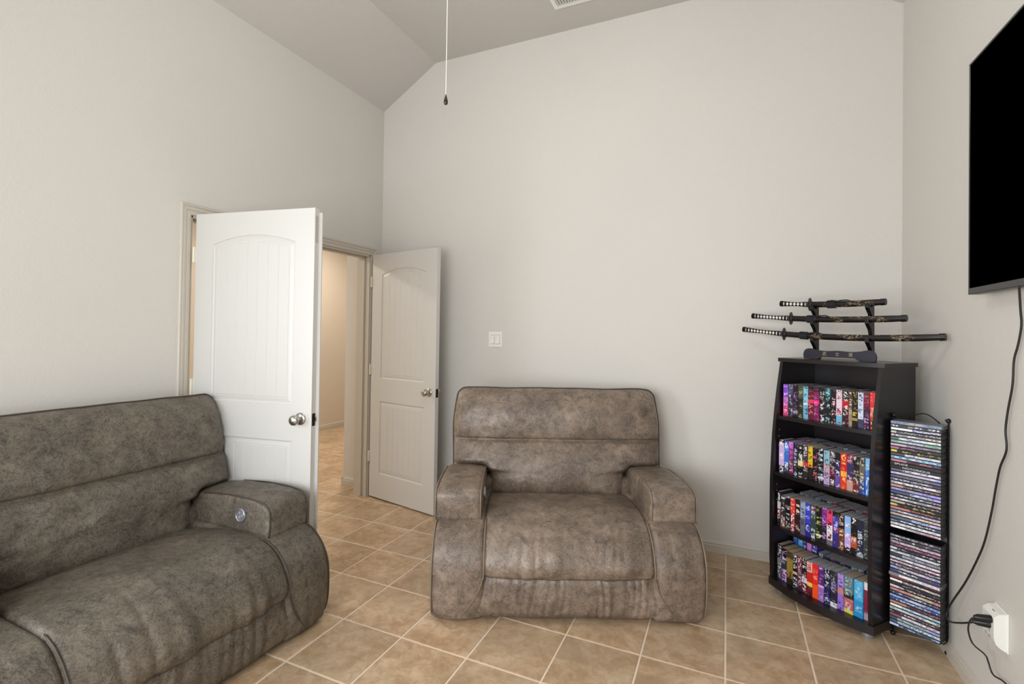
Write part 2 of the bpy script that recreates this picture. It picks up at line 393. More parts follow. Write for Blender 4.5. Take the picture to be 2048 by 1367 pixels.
def leaf(name, loc, ang, L, label, astragal):
    root = struct(empty(name, loc, ang), label)
    H0, H1, TH = .012, 2.042, .035
    bm = bmesh.new()
    st = .118
    for yf, sg in ((0, 1), (TH, -1)):
        rect = [(0, H0), (L, H0), (L, H1), (0, H1)]
        arch = []
        for k in range(17):
            t = k / 16; x = L - st - t * (L - 2 * st); arch.append((x, 1.868 + .046 * (1 - (2 * t - 1) ** 2)))
        top = [(st, 1.005), (L - st, 1.005)] + arch
        low = [(st, .215), (L - st, .215), (L - st, .815), (st, .815)]
        edges = []
        def loop(poly, y):
            vs = [bm.verts.new((p[0], y, p[1])) for p in poly]
            return vs, [bm.edges.new((vs[i], vs[(i + 1) % len(vs)])) for i in range(len(vs))]
        _, e = loop(rect, yf); edges += e
        for poly in (top, low):
            vs, e = loop(poly, yf); edges += e
            for ins, dep in ((.003, .005), (.009, .0075), (.014, .0065), (.030, .0032), (.032, .0040)):
                vs2 = [bm.verts.new((p[0], yf + sg * dep, p[1])) for p in offset_poly(poly, ins)]
                for i in range(len(vs)):
                    j = (i + 1) % len(vs); bm.faces.new((vs[i], vs[j], vs2[j], vs2[i]))
                vs = vs2
            bm.faces.new(vs)
        bmesh.ops.triangle_fill(bm, use_beauty=True, use_dissolve=False, edges=edges)
    bm.verts.ensure_lookup_table()
    for p, q in (((0, H0), (L, H0)), ((L, H0), (L, H1)), ((L, H1), (0, H1)), ((0, H1), (0, H0))):
        vs = [bm.verts.new(c) for c in ((p[0], 0, p[1]), (q[0], 0, q[1]), (q[0], TH, q[1]), (p[0], TH, p[1]))]; bm.faces.new(vs)
    bmesh.ops.remove_doubles(bm, verts=bm.verts[:], dist=1e-5)
    bmesh.ops.recalc_face_normals(bm, faces=bm.faces[:])
    me = bpy.data.meshes.new('door_slab'); bm.to_mesh(me); bm.free(); me.materials.append(M_DOOR)
    o = bpy.data.objects.new('door_slab', me); COL.objects.link(o); o.parent = root
    # bead-board planks in both panels, facing the room
    N = 7; x0, x1 = st + .036, L - st - .036; wv = (x1 - x0) / N
    def archz(x):
        t = (x - st) / (L - 2 * st); return 1.868 + .046 * (1 - (2 * t - 1) ** 2) - .038
    for k in range(N):
        a, c = x0 + k * wv + .0014, x0 + (k + 1) * wv - .0014; e = .0022
        for z0, zt in ((1.041, archz), (.251, lambda x: .779)):
            v = []
            for (aa, cc, zz, y, dz) in ((a, c, z0, .0042, 0), (a + e, c - e, z0 + e, .0018, e)):
                m_ = (aa + cc) / 2
                v += [(aa, y, zz), (cc, y, zz), (cc, y, zt(cc) - dz), (m_, y, zt(m_) - dz), (aa, y, zt(aa) - dz)]
            q = MB(); q.add(v, [(5, 6, 7, 8, 9)] + [(i, (i + 1) % 5, (i + 1) % 5 + 5, i + 5) for i in range(5)])
            q.build('plank', M_DOOR, root)
    knob(root, L - .066, .935, -1, 0); knob(root, L - .066, .935, 1, TH)
    q = MB(); q.box(L - .0005, L + .002, .006, .029, .90, .965, .0008); q.box(L, L + .009, .011, .024, .922, .946, .002)
    lp = q.build('latch_plate', M_DARKMETAL, root); lp['label'] = 'dark metal latch plate'
    for z in (.30, 1.03, 1.77):
        q = MB(); q.lathe([(.007, 0), (.007, .088)], 12, Matrix.Translation((-.007, -.006, z))); q.box(-.006, .003, -.002, .03, z, z + .088, .001)
        q.build('hinge', M_HINGE, root, autosmooth=40)
    if astragal:
        q = MB(); q.box(L - .016, L + .016, TH, TH + .012, H0 + .01, H1 - .018, .003); q.build('astragal', M_DOOR, root)
        q = MB(); q.box(L - .0005, L + .0016, .008, .026, 1.86, 2.0, .0005)
        fb = q.build('flush_bolt', M_NICKEL, root); fb['label'] = 'painted-over flush bolt'
    return root
leaf('door_1', (-2.747, -1.436, 0), math.radians(9.0), .775, 'open arch-panel door leaf behind the reclining sofa', True)
leaf('door_2', (-2.762, .080, 0), math.radians(-11.4), .752, 'open arch-panel door leaf angled in front of the back wall', False)

# ------------------------------------------------------------------ reclining seats
def ext(prof, x0, x1, r, m=5, nx=20, disp=None):
    """closed (y,z) profile swept along x with rounded ends"""
    n = len(prof); A = sum(prof[i - 1][0] * prof[i][1] - prof[i][0] * prof[i - 1][1] for i in range(n)); s = 1 if A > 0 else -1
    nr = []
    for i in range(n):
        a, c = prof[i - 1], prof[(i + 1) % n]; ty, tz = c[0] - a[0], c[1] - a[1]; l = math.hypot(ty, tz) or 1; nr.append((s * tz / l, -s * ty / l))
    rings = []
    for k in range(m): th = math.pi / 2 * k / m; rings.append((x0 + r * (1 - math.cos(th)), r * (1 - math.sin(th))))
    for k in range(nx + 1): rings.append((x0 + r + (x1 - x0 - 2 * r) * k / nx, 0))
    for k in range(m - 1, -1, -1): th = math.pi / 2 * k / m; rings.append((x1 - r * (1 - math.cos(th)), r * (1 - math.sin(th))))
    v = []; f = []
    for x, ins in rings:
        for (y, z), (ny, nz) in zip(prof, nr):
            d = -ins
            if disp: d += disp(x, y, z, ny, nz)
            v.append((x, y + ny * d, z + nz * d))
    R = len(rings)
    for i in range(R - 1):
        for k in range(n): f.append((i * n + k, i * n + (k + 1) % n, (i + 1) * n + (k + 1) % n, (i + 1) * n + k))
    for base in (0, (R - 1) * n):
        c = len(v); v.append((v[base][0], sum(v[base + k][1] for k in range(n)) / n, sum(v[base + k][2] for k in range(n)) / n))
        f += [(base + k, base + (k + 1) % n, c) for k in range(n)]
    return v, f
def nz(x, y, z): return noise.noise(Vector((x, y, z)))
def folds(x, z, seed, fx=22, fz=2.2):
    w_ = .35 * nz(x * 3 + seed, z * 3, 2.0); a = nz((x + w_ * .12) * fx + seed, z * fz, seed)
    return (abs(a) * 2 - .45)
FRONT = [(.015, .05), (.06, .018), (.12, .004), (.20, 0), (.28, .006), (.34, .028), (.39, .066), (.425, .115), (.445, .165)]
def recliner(name, loc, ang, lea, mirror, seed, lean=0.0, foldamp=1.0, padback=0.0, pipe=None, ffreq=30, ffamp=1.0):
    pipe = pipe or M_PIPE
    root = empty(name, loc, ang)
    # side panels that carry the arms
    side = catmull([(.055, .016), (.02, .06), (.004, .12), (0, .20), (.006, .28), (.028, .34), (.066, .39), (.115, .428), (.18, .446), (.30, .45), (.55, .445), (.80, .44), (.88, .42), (.90, .30), (.90, .08), (.87, .03), (.6, .018), (.3, .016)], 130)
    for sg in (-1, 1):
        xa, xb = (.405, .667) if sg > 0 else (-.667, -.405)
        xc = (xa + xb) / 2
        def dsp(x, y, z, ny, nz_, xc=xc, sg=sg):
            bul = .012 * (1 - ((x - xc) / .131) ** 2) if abs(x - xc) < .131 else 0
            fr = smstep(.30, .05, y)
            return bul * fr + fr * .0026 * folds(x, z, seed + sg * 3, 15, 1.5) + .004 * nz(x * 6, y * 6, z * 6 + seed)
        v, f = ext(side, xa, xb, .03, 6, 26, dsp); q = MB(); q.add(v, f); q.build('side_panel', lea, root, smooth=True)
    # seat cushion
    seat = catmull([(.66, .36), (.66, .405), (.62, .425), (.50, .445), (.35, .462), (.22, .462), (.12, .437), (.055, .392), (.018, .34), (-.004, .285), (.000, .245), (.02, .226), (.06, .222), (.2, .24), (.45, .30)], 190)
    def dseat(x, y, z, ny, nz_):
        e = 1 - min(1, abs(x) / .41) ** 4
        fr = smstep(.36, .04, y) if z > .22 else 0
        fb = smstep(.0, .3, y) * smstep(.66, .45, y) if nz_ > 0 else 0
        hem = smstep(.42, .27, z)
        return .014 * e * (1 if z > .23 else 0) + foldamp * e * (fr * (.004 + .004 * hem) * folds(x, z, seed, 15, 1.6) + fb * .010 * nz(x * 4 + seed, y * 5, 1)) + .003 * nz(x * 9, y * 9, z * 9 + seed)
    v, f = ext(seat, -.412, .412, .02, 5, 110, dseat); q = MB(); q.add(v, f); sc_ = q.build('seat_cushion', lea, root, smooth=True)
    # footrest panel: widens towards the floor, gathered vertical folds
    NU, NV = 220, 26; v = []; f = []
    for j in range(NV + 1):
        t = j / NV; z = .016 + (.236 - .016) * t; hwid = .418 + .125 * (1 - t) ** 1.6
        for i in range(NU + 1):
            u = math.sin(math.pi / 2 * (2 * i / NU - 1)); x = u * hwid
            e = (1 - abs(u) ** 10) ** .5 if abs(u) < 1 else 0
            ev = math.sqrt(max(0, 1 - (2 * t - 1) ** 8))
            fo = folds(x, z, seed + 9, ffreq, 1.3) * (.35 + .65 * smstep(.1, .9, abs(nz(x * 2.5, seed, 0)) * 2))
            v.append((x, interp(FRONT, z) + .030 - .046 * e * (.35 + .65 * ev) - .0176 * ffamp * fo * e * ev + .02 * t, z))
    for j in range(NV):
        for i in range(NU): a = j * (NU + 1) + i; f.append((a, a + 1, a + NU + 2, a + NU + 1))
    o = len(v); per = [i for i in range(NU + 1)] + [(j + 1) * (NU + 1) + NU for j in range(NV)] + [NV * (NU + 1) + i for i in range(NU - 1, -1, -1)] + [j * (NU + 1) for j in range(NV - 1, 0, -1)]
    for i in per: v.append((v[i][0], v[i][1] + .03, v[i][2]))
    m_ = len(per); f += [(per[k], per[(k + 1) % m_], o + (k + 1) % m_, o + k) for k in range(m_)] + [tuple(o + k for k in range(m_))]
    q = MB(); q.add(v, f); q.build('footrest_panel', lea, root, smooth=True, autosmooth=70)
    # backrest: narrow between the arms, wide wings above them, one horizontal seam
    Z0, Z1, ZS, ZW = .385, 1.045, .735, .562
    NU, NV = 110, 120
    def yc(z): return .70 + (z - .4) * (.22 + lean)
    def back(front):
        v = []
        for j in range(NV + 1):
            t = .5 - .5 * math.cos(math.pi * j / NV); t = .5 * t + .5 * j / NV; z = Z0 + (Z1 - Z0) * t
            hwid = .428 + .222 * smstep(ZW - .012, ZW + .022, z) + .006 * math.sin(z * 9)
            rc = .055
            if z > Z1 - rc: hwid -= rc - math.sqrt(max(0, rc * rc - (z - Z1 + rc) ** 2))
            hwid -= .018 * smstep(.8, 1.05, z)
            for i in range(NU + 1):
                s_ = 2 * i / NU - 1; u = .45 * s_ + .55 * math.sin(math.pi / 2 * s_); x = u * hwid
                fu = math.sqrt(max(0, 1 - abs(u) ** 9)); fv = math.sqrt(max(0, 1 - abs(2 * t - 1) ** 14))
                fx = fu * fv
                if abs(x) > .40:
                    k = smstep(.40, .47, abs(x)); fx *= (1 - k) + k * math.sqrt(smstep(ZW + .004, ZW + .06, z))
                zz = z + .006 * nz(x * 5 + seed, 4, 0) * smstep(.9, 1.05, z)
                if front:
                    puff = .068 + .036 * abs(math.sin(math.pi * (z - ZS) / .31)) ** .7 - .020 * math.exp(-((z - ZS) / .010) ** 2)
                    puff += .010 * (1 - u * u)
                    gath = smstep(.42, .62, abs(x)) * .5 + .25
                    puff += foldamp * (.010 * gath * nz(x * 14 + seed, z * 22, 0) + .012 * nz(x * 3 + seed, z * 5, 7) + .005 * nz(x * 9 + seed, z * 9, 3))
                    v.append((x, yc(z) - puff * fx, zz))
                else: v.append((x, yc(z) + .085 * fx, zz))
        return v
    f = [(j * (NU + 1) + i, j * (NU + 1) + i + 1, (j + 1) * (NU + 1) + i + 1, (j + 1) * (NU + 1) + i) for j in range(NV) for i in range(NU)]
    q = MB(); q.add(back(True), f); q.add(back(False), f)
    br = q.build('backrest', lea, root, smooth=True)
    bm = bmesh.new(); bm.from_mesh(br.data); bmesh.ops.remove_doubles(bm, verts=bm.verts[:], dist=1e-4); bmesh.ops.recalc_face_normals(bm, faces=bm.faces[:]); bm.to_mesh(br.data); bm.free()
    outl = []
    for k in range(61):       # piping round the wings and across the top
        t = k / 60
        outl.append(t)
    def hw_(z):
        h = .65 + .006 * math.sin(z * 9); rc = .055
        if z > Z1 - rc: h -= rc - math.sqrt(max(0, rc * rc - (z - Z1 + rc) ** 2))
        return h - .018 * smstep(.8, 1.05, z)
    pts = []
    for sg in (-1, 1):
        zs = [ZW + .012 + (Z1 - .0005 - ZW - .012) * (1 - (1 - k / 34) ** 2.0) for k in range(35)]
        p = [(sg * (.44 + .2 * k / 6), yc(ZW) - .012, ZW + .004) for k in range(7)] + [(sg * (hw_(z) + .001), yc(z) - .010, z) for z in zs]
        pts += p if sg < 0 else p[::-1]
    nL = len(pts) // 2
    L_, R_ = pts[:nL], pts[nL:]
    xa, xb = L_[-1][0], R_[0][0]
    mid = [(xa + (xb - xa) * k / 40, yc(Z1) - .010, Z1 + .001 + .006 * nz((xa + (xb - xa) * k / 40) * 5 + seed, 4, 0)) for k in range(1, 40)]
    q = MB(); q.tube(L_ + mid + R_, .0042, 6); q.build('piping', M_PIPE_D, br, smooth=True)
    # arm pads
    pad = catmull([(.168, .438), (.160, .47), (.158, .52), (.163, .562), (.182, .586), (.215, .597), (.30, .604), (.45, .602), (.60, .590), (.74, .565), (.76, .52), (.75, .45), (.6, .435), (.4, .435), (.25, .434)], 110)
    for sg in (-1, 1):
        xa, xb = (.432, .674) if sg > 0 else (-.674, -.432); xc = (xa + xb) / 2
        def dpad(x, y, z, ny, nz_, xc=xc):
            e = max(0, 1 - ((x - xc) / .121) ** 2)
            edge = smstep(.09, .118, abs(x - xc)) * smstep(.22, .15, y)
            return .010 * e * max(0, nz_) + .006 * e * max(0, -ny) + .0022 * edge * math.sin(z * 560) + .004 * foldamp * nz(x * 8, y * 8 + seed, z * 8 + sg)
        v, f = ext(pad, xa, xb, .022, 5, 16, dpad); q = MB(); q.add(v, f); ar = q.build('armrest', lea, root, smooth=True)
        if sg < 0 and padback: ar.location.y = padback; ar.scale.y = .8
        for xe in (xa + .006, xb - .006):
            line = catmull([(.161, .445), (.154, .48), (.152, .525), (.158, .566), (.180, .589), (.215, .600), (.30, .607), (.45, .605), (.62, .590)], 46, closed=False)
            q = MB(); q.tube([(xe, y + .0035, z - .002) for y, z in line], .0042, 6); q.build('piping', pipe, ar, smooth=True)
        # outer edge piping of the side panel
        xo = sg * .661
        line = catmull([(.055, .020), (.02, .06), (.004, .12), (0, .20), (.006, .28), (.028, .34), (.066, .39), (.115, .428), (.17, .444)], 50, closed=False)
        q = MB(); q.tube([(xo, y + .004, z) for y, z in line], .0045, 6); q.build('piping', pipe, root, smooth=True)
        # seam between side panel and seat, turning outwards down to the floor
        p = []
        for k in range(26):
            t = k / 25; z = .452 - t * (.452 - .232); xs = .409
            y = interp([(.232, -.008), (.28, -.012), (.34, .008), (.39, .048), (.43, .10), (.452, .16)], z)
            p.append((sg * xs, y, z))
        for k in range(1, 24):
            t = 1 - k / 23; z = .018 + .214 * t; p.append((sg * (.415 + .125 * (1 - t) ** 1.6), interp(FRONT, z) - .013 + .006 * t, z))
        q = MB(); q.tube(p, .0038, 6); q.build('piping', pipe, root, smooth=True)
    # power button with raised ring on the inner face of one arm
    sg = 1 if mirror else -1
    X = sg * .430; TT = Matrix.Translation((X, .34, .525)) @ Matrix.Rotation(-sg * math.pi / 2, 4, 'Y')
    q = MB(); q.lathe([(.0, .0), (.030, 0), (.032, .003), (.030, .0065), (.026, .0065), (.024, .003), (0, .003)], 32, TT)
    cb = q.build('control_button', plain('button_grey', (112, 112, 114), .35, .3), root, smooth=True, autosmooth=40); cb['label'] = 'round silver power recline button'
    q = MB(); q.lathe([(.0265, .004), (.0265, .0075), (.029, .009), (.0325, .006), (.0325, 0)], 32, TT); q.build('trim_ring', M_SILVER, cb, smooth=True, autosmooth=60)
    for k in range(3):
        an = 2 * math.pi * k / 3 + .5
        q = MB(); q.lathe([(.0, .002), (.006, .002), (.006, .0055), (.0, .006)], 12, TT @ Matrix.Translation((.011 * math.cos(an), .011 * math.sin(an), 0)))
        q.build('push_key', M_LGREY, cb)
    b_ = MB(); b_.box(-.60, .60, .745, .875, .10, .62, .03, seg=3); b_.box(-.47, .47, .66, .80, .12, .52, .02); b_.build('back_shell', lea, root, smooth=True, autosmooth=60)
    for x in (-.56, .56):
        for y in (.14, .78):
            q = MB(); q.lathe([(.02, 0), (.025, .024)], 14, Matrix.Translation((x, y, 0))); q.build('foot', M_BLACKPL, root)
    return root
ROT = math.atan2(.404, .915)
# chair: fronto-parallel to the camera; front edge 2.36 m away
Dp = 2.345; lat = .290
cp_ = CAM_POS + lat * Vector((.915, .404, 0)) + Dp * Vector((-.404, .915, 0))
tag(recliner('recliner_chair', (cp_.x, cp_.y, 0), ROT, M_LEA, False, 3.0, 0.0, .8), 'wide taupe faux-leather recliner chair standing against the back wall below the light switch', 'recliner')
so_ = tag(recliner('recliner_sofa', (-1.760, -2.030, 0), math.pi / 2 - .012, M_LEA2, True, 21.0, 0.03, 1.7, .26, M_PIPE_D, 17, .9), 'shade-darkened taupe faux-leather reclining sofa with power button, in front of the doors', 'sofa')
so_.scale = (.945, 1, 1)

# ------------------------------------------------------------------ corner shelf unit
A0 = Vector((.214, -.149, 0)); WV = Vector((.767, -.642, 0)); DV = Vector((.642, .767, 0))
SH = empty('media_shelf', tuple(A0), math.atan2(-.642, .767))
tag(SH, 'dark espresso four-tier bookshelf with bowed sides in the corner, filled with paperbacks', 'bookshelf')
SW = .527; ZT = 1.283
def pfront(z): return interp([(.03, .012), (.2, .002), (.6, .0), (.85, .014), (1.0, .032), (1.12, .052), (1.283, .084)], z)
for x0 in (.006, SW - .006 - .018):
    poly = [(pfront(z), z) for z in [.055 + (ZT - .02 - .055) * k / 24 for k in range(25)]] + [(.372, ZT - .02), (.372, .055)]
    b = MB(); b.prism(poly, x0, x0 + .018, 'x'); sp_ = b.build('side_panel', M_ESP, SH)
    xi = x0 + .018 if x0 < .1 else x0     # pin holes on the inner face
    for z in (.50, .55, .585, .80, .85, .885):
        b = MB(); b.lathe([(.0028, -.0008), (.0028, .0008)], 8, Matrix.Translation((xi, pfront(z) + .035, z)) @ Matrix.Rotation(math.pi / 2, 4, 'Y')); b.build('pin_hole', M_LGREY, sp_)
def board(name, z0, z1, d_off, bow, x0=.024, x1=SW - .024):
    n = 20; fr = [(x0 + (x1 - x0) * k / n, pfront((z0 + z1) / 2) + d_off - bow * (1 - (2 * k / n - 1) ** 2)) for k in range(n + 1)]
    poly = fr + [(x1, .372), (x0, .372)]
    q = MB(); q.prism(poly, z0, z1, 'z'); return q.build(name, M_ESP, SH)
SHELF_Z = [.965, .658, .362, .075]
for z in SHELF_Z[:3]: board('shelf', z - .019, z, .012, .012)
board('bottom_board', .034, .075, -.004, .050, 0, SW)
board('top_board', ZT - .020, ZT, -.006, .012, -.004, SW + .004)
b = MB(); b.box(.0241, SW - .0241, .366, .372, .05, ZT - .02); b.build('back_panel', M_ESP, SH)
for x in (.045, SW - .045):
    for d in (.045, .335):
        b = MB(); b.lathe([(.024, 0), (.0255, .004), (.0255, .030), (.023, .0345)], 22, Matrix.Translation((x, d, 0)))
        ft = b.build('foot', M_SILVER, SH, smooth=True, autosmooth=40)

# ------------------------------------------------------------------ printed spines
def printmat(name, bands, txt, seed, axis='Z', density=.5, rough=.35):
    """bands: [(start, colour)] bottom to top (or left to right); txt: colour of the illegible print"""
    a = NT(name); tc = a.n('ShaderNodeTexCoord'); sep = a.n('ShaderNodeSeparateXYZ'); a.l(tc.outputs['Generated'], sep.inputs[0])
    long_, short = ('Z', 'X') if axis == 'Z' else ('X', 'Z')
    col = a.ramp(sep.outputs[long_], [(p, lin(c)) for p, c in bands], 'CONSTANT')
    cb = a.n('ShaderNodeCombineXYZ'); cb.inputs[2].default_value = seed * 3.7
    a.l(a.math('MULTIPLY', sep.outputs[long_], 20.0), cb.inputs[0]); a.l(a.math('MULTIPLY', sep.outputs[short], 2.6), cb.inputs[1])
    n1 = a.noise(cb.outputs[0], 1.0, 2, .5); st = a.ramp(n1, [(.50, (0, 0, 0)), (.55, (1, 1, 1))])
    cb2 = a.n('ShaderNodeCombineXYZ'); a.l(a.math('MULTIPLY', sep.outputs[long_], 4.0), cb2.inputs[0]); cb2.inputs[1].default_value = seed * 1.3
    n2 = a.noise(cb2.outputs[0], 1.0, 2, .5); on = a.ramp(n2, [(density - .01, (1, 1, 1)), (density + .02, (0, 0, 0))])
    e1 = a.math('GREATER_THAN', sep.outputs[short], .16); e2 = a.math('LESS_THAN', sep.outputs[short], .84)
    mk = a.math('MULTIPLY', a.math('MULTIPLY', e1, e2), a.math('MULTIPLY', st, on))
    col = a.mix(mk, col, lin(txt))
    # a soft picture blotch
    n3 = a.noise(cb.outputs[0], .45, 4, .6); pic = a.ramp(n3, [(.56, (0, 0, 0)), (.64, (.75, .75, .75))])
    col = a.mix(pic, col, a.mix(n1, lin(tuple(min(255, int(v * .6) + 20) for v in bands[0][1])), lin(txt)))
    a.l(col, a.b.inputs['Base Color']); a.b.inputs['Roughness'].default_value = rough
    return a.m
K = (22, 20, 26); W_ = (222, 220, 226)
# (words, bands bottom->top, print colour)
ROWS = [
 [('violet and pink', [(0, (214, 70, 120)), (.35, (190, 100, 190)), (.6, (126, 70, 205))], (240, 200, 235)),
  ('black and slate', [(0, (40, 42, 60)), (.7, (66, 72, 98))], (170, 176, 200)),
  ('black with purple title', [(0, K), (.12, (150, 150, 140)), (.2, K)], (178, 110, 200)),
  ('dark olive', [(0, (34, 36, 30)), (.6, (70, 74, 60))], (150, 150, 120)),
  ('ice blue', [(0, (120, 180, 214)), (.42, (215, 230, 238)), (.5, (130, 196, 222))], (40, 60, 90)),
  ('dark crimson', [(0, (92, 26, 46)), (.5, (226, 60, 96)), (.6, (86, 22, 44)), (.9, K)], (226, 120, 140)),
  ('magenta', [(0, (120, 24, 86)), (.5, (250, 40, 130)), (.6, (130, 30, 92)), (.85, (50, 26, 44))], (236, 120, 180)),
  ('black with white lettering', [(0, K)], (214, 208, 214)),
  ('black and teal', [(0, (16, 22, 26)), (.75, (24, 84, 96))], (150, 190, 196)),
  ('black with pink-white title', [(0, (54, 30, 44)), (.1, K)], (240, 196, 208)),
  ('pale pink with blue foot', [(0, (110, 178, 214)), (.25, (226, 204, 220))], (150, 70, 90)),
  ('black and scarlet', [(0, (60, 20, 30)), (.5, (180, 30, 44)), (.72, K)], (236, 226, 220)),
  ('thin brown and cream', [(0, (150, 128, 112)), (.5, (90, 66, 56))], (226, 214, 200)),
  ('black with yellow lettering', [(0, K), (.18, (164, 138, 60)), (.26, K)], (214, 192, 70)),
  ('silver and pale blue', [(0, (60, 66, 90)), (.25, (206, 212, 236))], (70, 76, 120)),
  ('plum', [(0, (60, 26, 60)), (.6, (120, 24, 50))], (190, 160, 200)),
  ('bright red', [(0, (120, 30, 30)), (.3, (224, 50, 48))], (244, 210, 180))],
 [('lilac with black foot', [(0, (50, 52, 76)), (.12, K), (.2, (206, 176, 226)), (.92, K)], (250, 246, 250)),
  ('royal blue', [(0, (40, 44, 66)), (.16, K), (.24, (52, 110, 206)), (.7, (80, 150, 226)), (.85, (36, 84, 190))], (220, 236, 250)),
  ('purple over maroon', [(0, (92, 26, 50)), (.5, (140, 40, 130)), (.8, (178, 84, 190))], (226, 170, 210)),
  ('navy black', [(0, K), (.4, (30, 30, 56))], (190, 196, 220)),
  ('black with yellow badge', [(0, K), (.34, (226, 214, 80)), (.5, K)], (220, 220, 210)),
  ('charcoal with red badge', [(0, (46, 34, 42)), (.36, (200, 44, 60)), (.5, (60, 50, 58))], (206, 196, 206)),
  ('yellow-topped black', [(0, K), (.36, (226, 150, 40)), (.46, (228, 190, 40))], (60, 44, 20)),
  ('plain black', [(0, K)], (196, 110, 120)),
  ('black with white foot label', [(0, K), (.12, (224, 224, 228)), (.17, K)], (196, 206, 220)),
  ('pale teal and rose', [(0, (186, 160, 206)), (.4, (206, 170, 180)), (.6, (136, 186, 200))], (90, 70, 100)),
  ('black and maroon', [(0, (60, 22, 36)), (.3, (110, 30, 50)), (.5, (34, 28, 40))], (226, 220, 226)),
  ('black and violet', [(0, (96, 70, 150)), (.35, (44, 36, 76)), (.7, K)], (206, 200, 226)),
  ('scarlet and orange', [(0, (216, 56, 26)), (.35, (240, 160, 40)), (.5, (206, 30, 30))], (250, 200, 120)),
  ('navy and rose picture', [(0, (190, 150, 140)), (.3, (56, 50, 96)), (.8, (120, 40, 70))], (220, 170, 190)),
  ('black and brick red', [(0, (110, 34, 30)), (.35, (46, 30, 30)), (.7, K)], (206, 206, 190)),
  ('grey over blue', [(0, (34, 70, 150)), (.45, (96, 96, 90)), (.85, (56, 50, 60))], (200, 190, 150)),
  ('bright azure', [(0, (46, 120, 226)), (.7, (120, 186, 240))], (226, 240, 250))],
 [('slim black and white', [(0, K), (.3, (130, 40, 46)), (.5, (190, 186, 190)), (.7, K)], (226, 226, 230)),
  ('dark brown with white title', [(0, (120, 70, 60)), (.3, (50, 40, 44))], (220, 220, 226)),
  ('black with thin title', [(0, (40, 46, 44)), (.2, K)], (196, 190, 186)),
  ('red over maroon', [(0, (130, 26, 46)), (.55, (226, 60, 50))], (244, 224, 220)),
  ('brown-black', [(0, (44, 30, 30))], (226, 200, 190)),
  ('silver grey', [(0, (96, 96, 110)), (.5, (150, 164, 186))], (60, 64, 80)),
  ('ultramarine', [(0, (40, 36, 140)), (.4, (50, 60, 190))], (196, 210, 240)),
  ('dark green-grey', [(0, K), (.2, (52, 66, 66)), (.8, (90, 44, 60))], (190, 200, 200)),
  ('black with lime title', [(0, K), (.14, (226, 226, 230)), (.2, K)], (190, 206, 100)),
  ('violet over black', [(0, (34, 30, 44)), (.5, (116, 40, 130))], (206, 160, 226)),
  ('pink and white', [(0, (110, 110, 116)), (.15, (226, 224, 232)), (.58, (220, 70, 110))], (120, 20, 60)),
  ('indigo with red dash', [(0, (56, 44, 120)), (.5, (200, 50, 60)), (.55, (60, 60, 160)), (.85, K)], (190, 180, 230)),
  ('black with copper picture', [(0, (96, 54, 40)), (.4, (120, 74, 50)), (.6, (26, 22, 30))], (226, 196, 170)),
  ('sky blue and lilac', [(0, (30, 26, 40)), (.14, (186, 160, 226)), (.5, (140, 180, 236))], (250, 240, 250)),
  ('black with orange panel', [(0, K), (.18, (176, 78, 36)), (.5, K)], (226, 226, 220)),
  ('navy with silver title', [(0, (150, 156, 166)), (.1, (34, 36, 60))], (206, 210, 220)),
  ('dark grey', [(0, (52, 56, 60))], (140, 146, 150))],
 [('grey and black', [(0, (56, 52, 58)), (.4, (120, 118, 124)), (.6, (44, 42, 48))], (200, 200, 206)),
  ('black with purple scene', [(0, (96, 50, 120)), (.35, (34, 56, 64)), (.7, K)], (226, 190, 236)),
  ('old gold', [(0, (34, 30, 30)), (.2, (150, 124, 56)), (.8, (90, 70, 44))], (60, 44, 20)),
  ('black with white capitals', [(0, K), (.4, (206, 180, 150)), (.48, K)], (226, 226, 226)),
  ('dark wine', [(0, (70, 34, 56)), (.6, (104, 44, 60))], (206, 160, 170)),
  ('black with white emblem', [(0, (90, 30, 50)), (.3, (210, 206, 226)), (.45, K)], (220, 200, 200)),
  ('cream, yellow and red', [(0, (60, 24, 34)), (.28, (230, 200, 90)), (.4, (196, 40, 30)), (.7, (226, 190, 180))], (180, 30, 40)),
  ('flame red', [(0, (236, 80, 26)), (.4, (226, 34, 34))], (250, 150, 110)),
  ('purple with pale foot', [(0, (150, 100, 176)), (.4, (206, 186, 226)), (.46, (92, 34, 110))], (206, 170, 220)),
  ('midnight blue', [(0, (30, 26, 90)), (.5, (26, 24, 50))], (196, 200, 220)),
  ('slate with white foot', [(0, (226, 226, 230)), (.13, (36, 30, 56)), (.5, (70, 60, 120)), (.7, (40, 44, 50))], (150, 150, 160)),
  ('lilac', [(0, (150, 116, 206)), (.45, (200, 130, 110)), (.6, (170, 140, 214))], (90, 60, 150)),
  ('wide teal picture', [(0, (214, 204, 90)), (.1, (190, 90, 100)), (.4, (36, 34, 40)), (.55, (90, 120, 130))], (196, 206, 206)),
  ('wide cyan', [(0, (40, 140, 200)), (.45, (70, 170, 220))], (150, 206, 236)),
  ('white over maroon', [(0, (170, 150, 160)), (.2, (140, 26, 66)), (.8, (230, 226, 230))], (60, 20, 40))]]
ORD = ['first', 'second', 'third', 'fourth', 'fifth', 'sixth', 'seventh', 'eighth', 'ninth', 'tenth', 'eleventh', 'twelfth', 'thirteenth', 'fourteenth', 'fifteenth', 'sixteenth', 'seventeenth']
SHN = ['top', 'second', 'third', 'bottom']
SROT = math.atan2(-.642, .767)
def slocal(wv, d, z): p = A0 + WV * wv + DV * d; return (p.x, p.y, z)
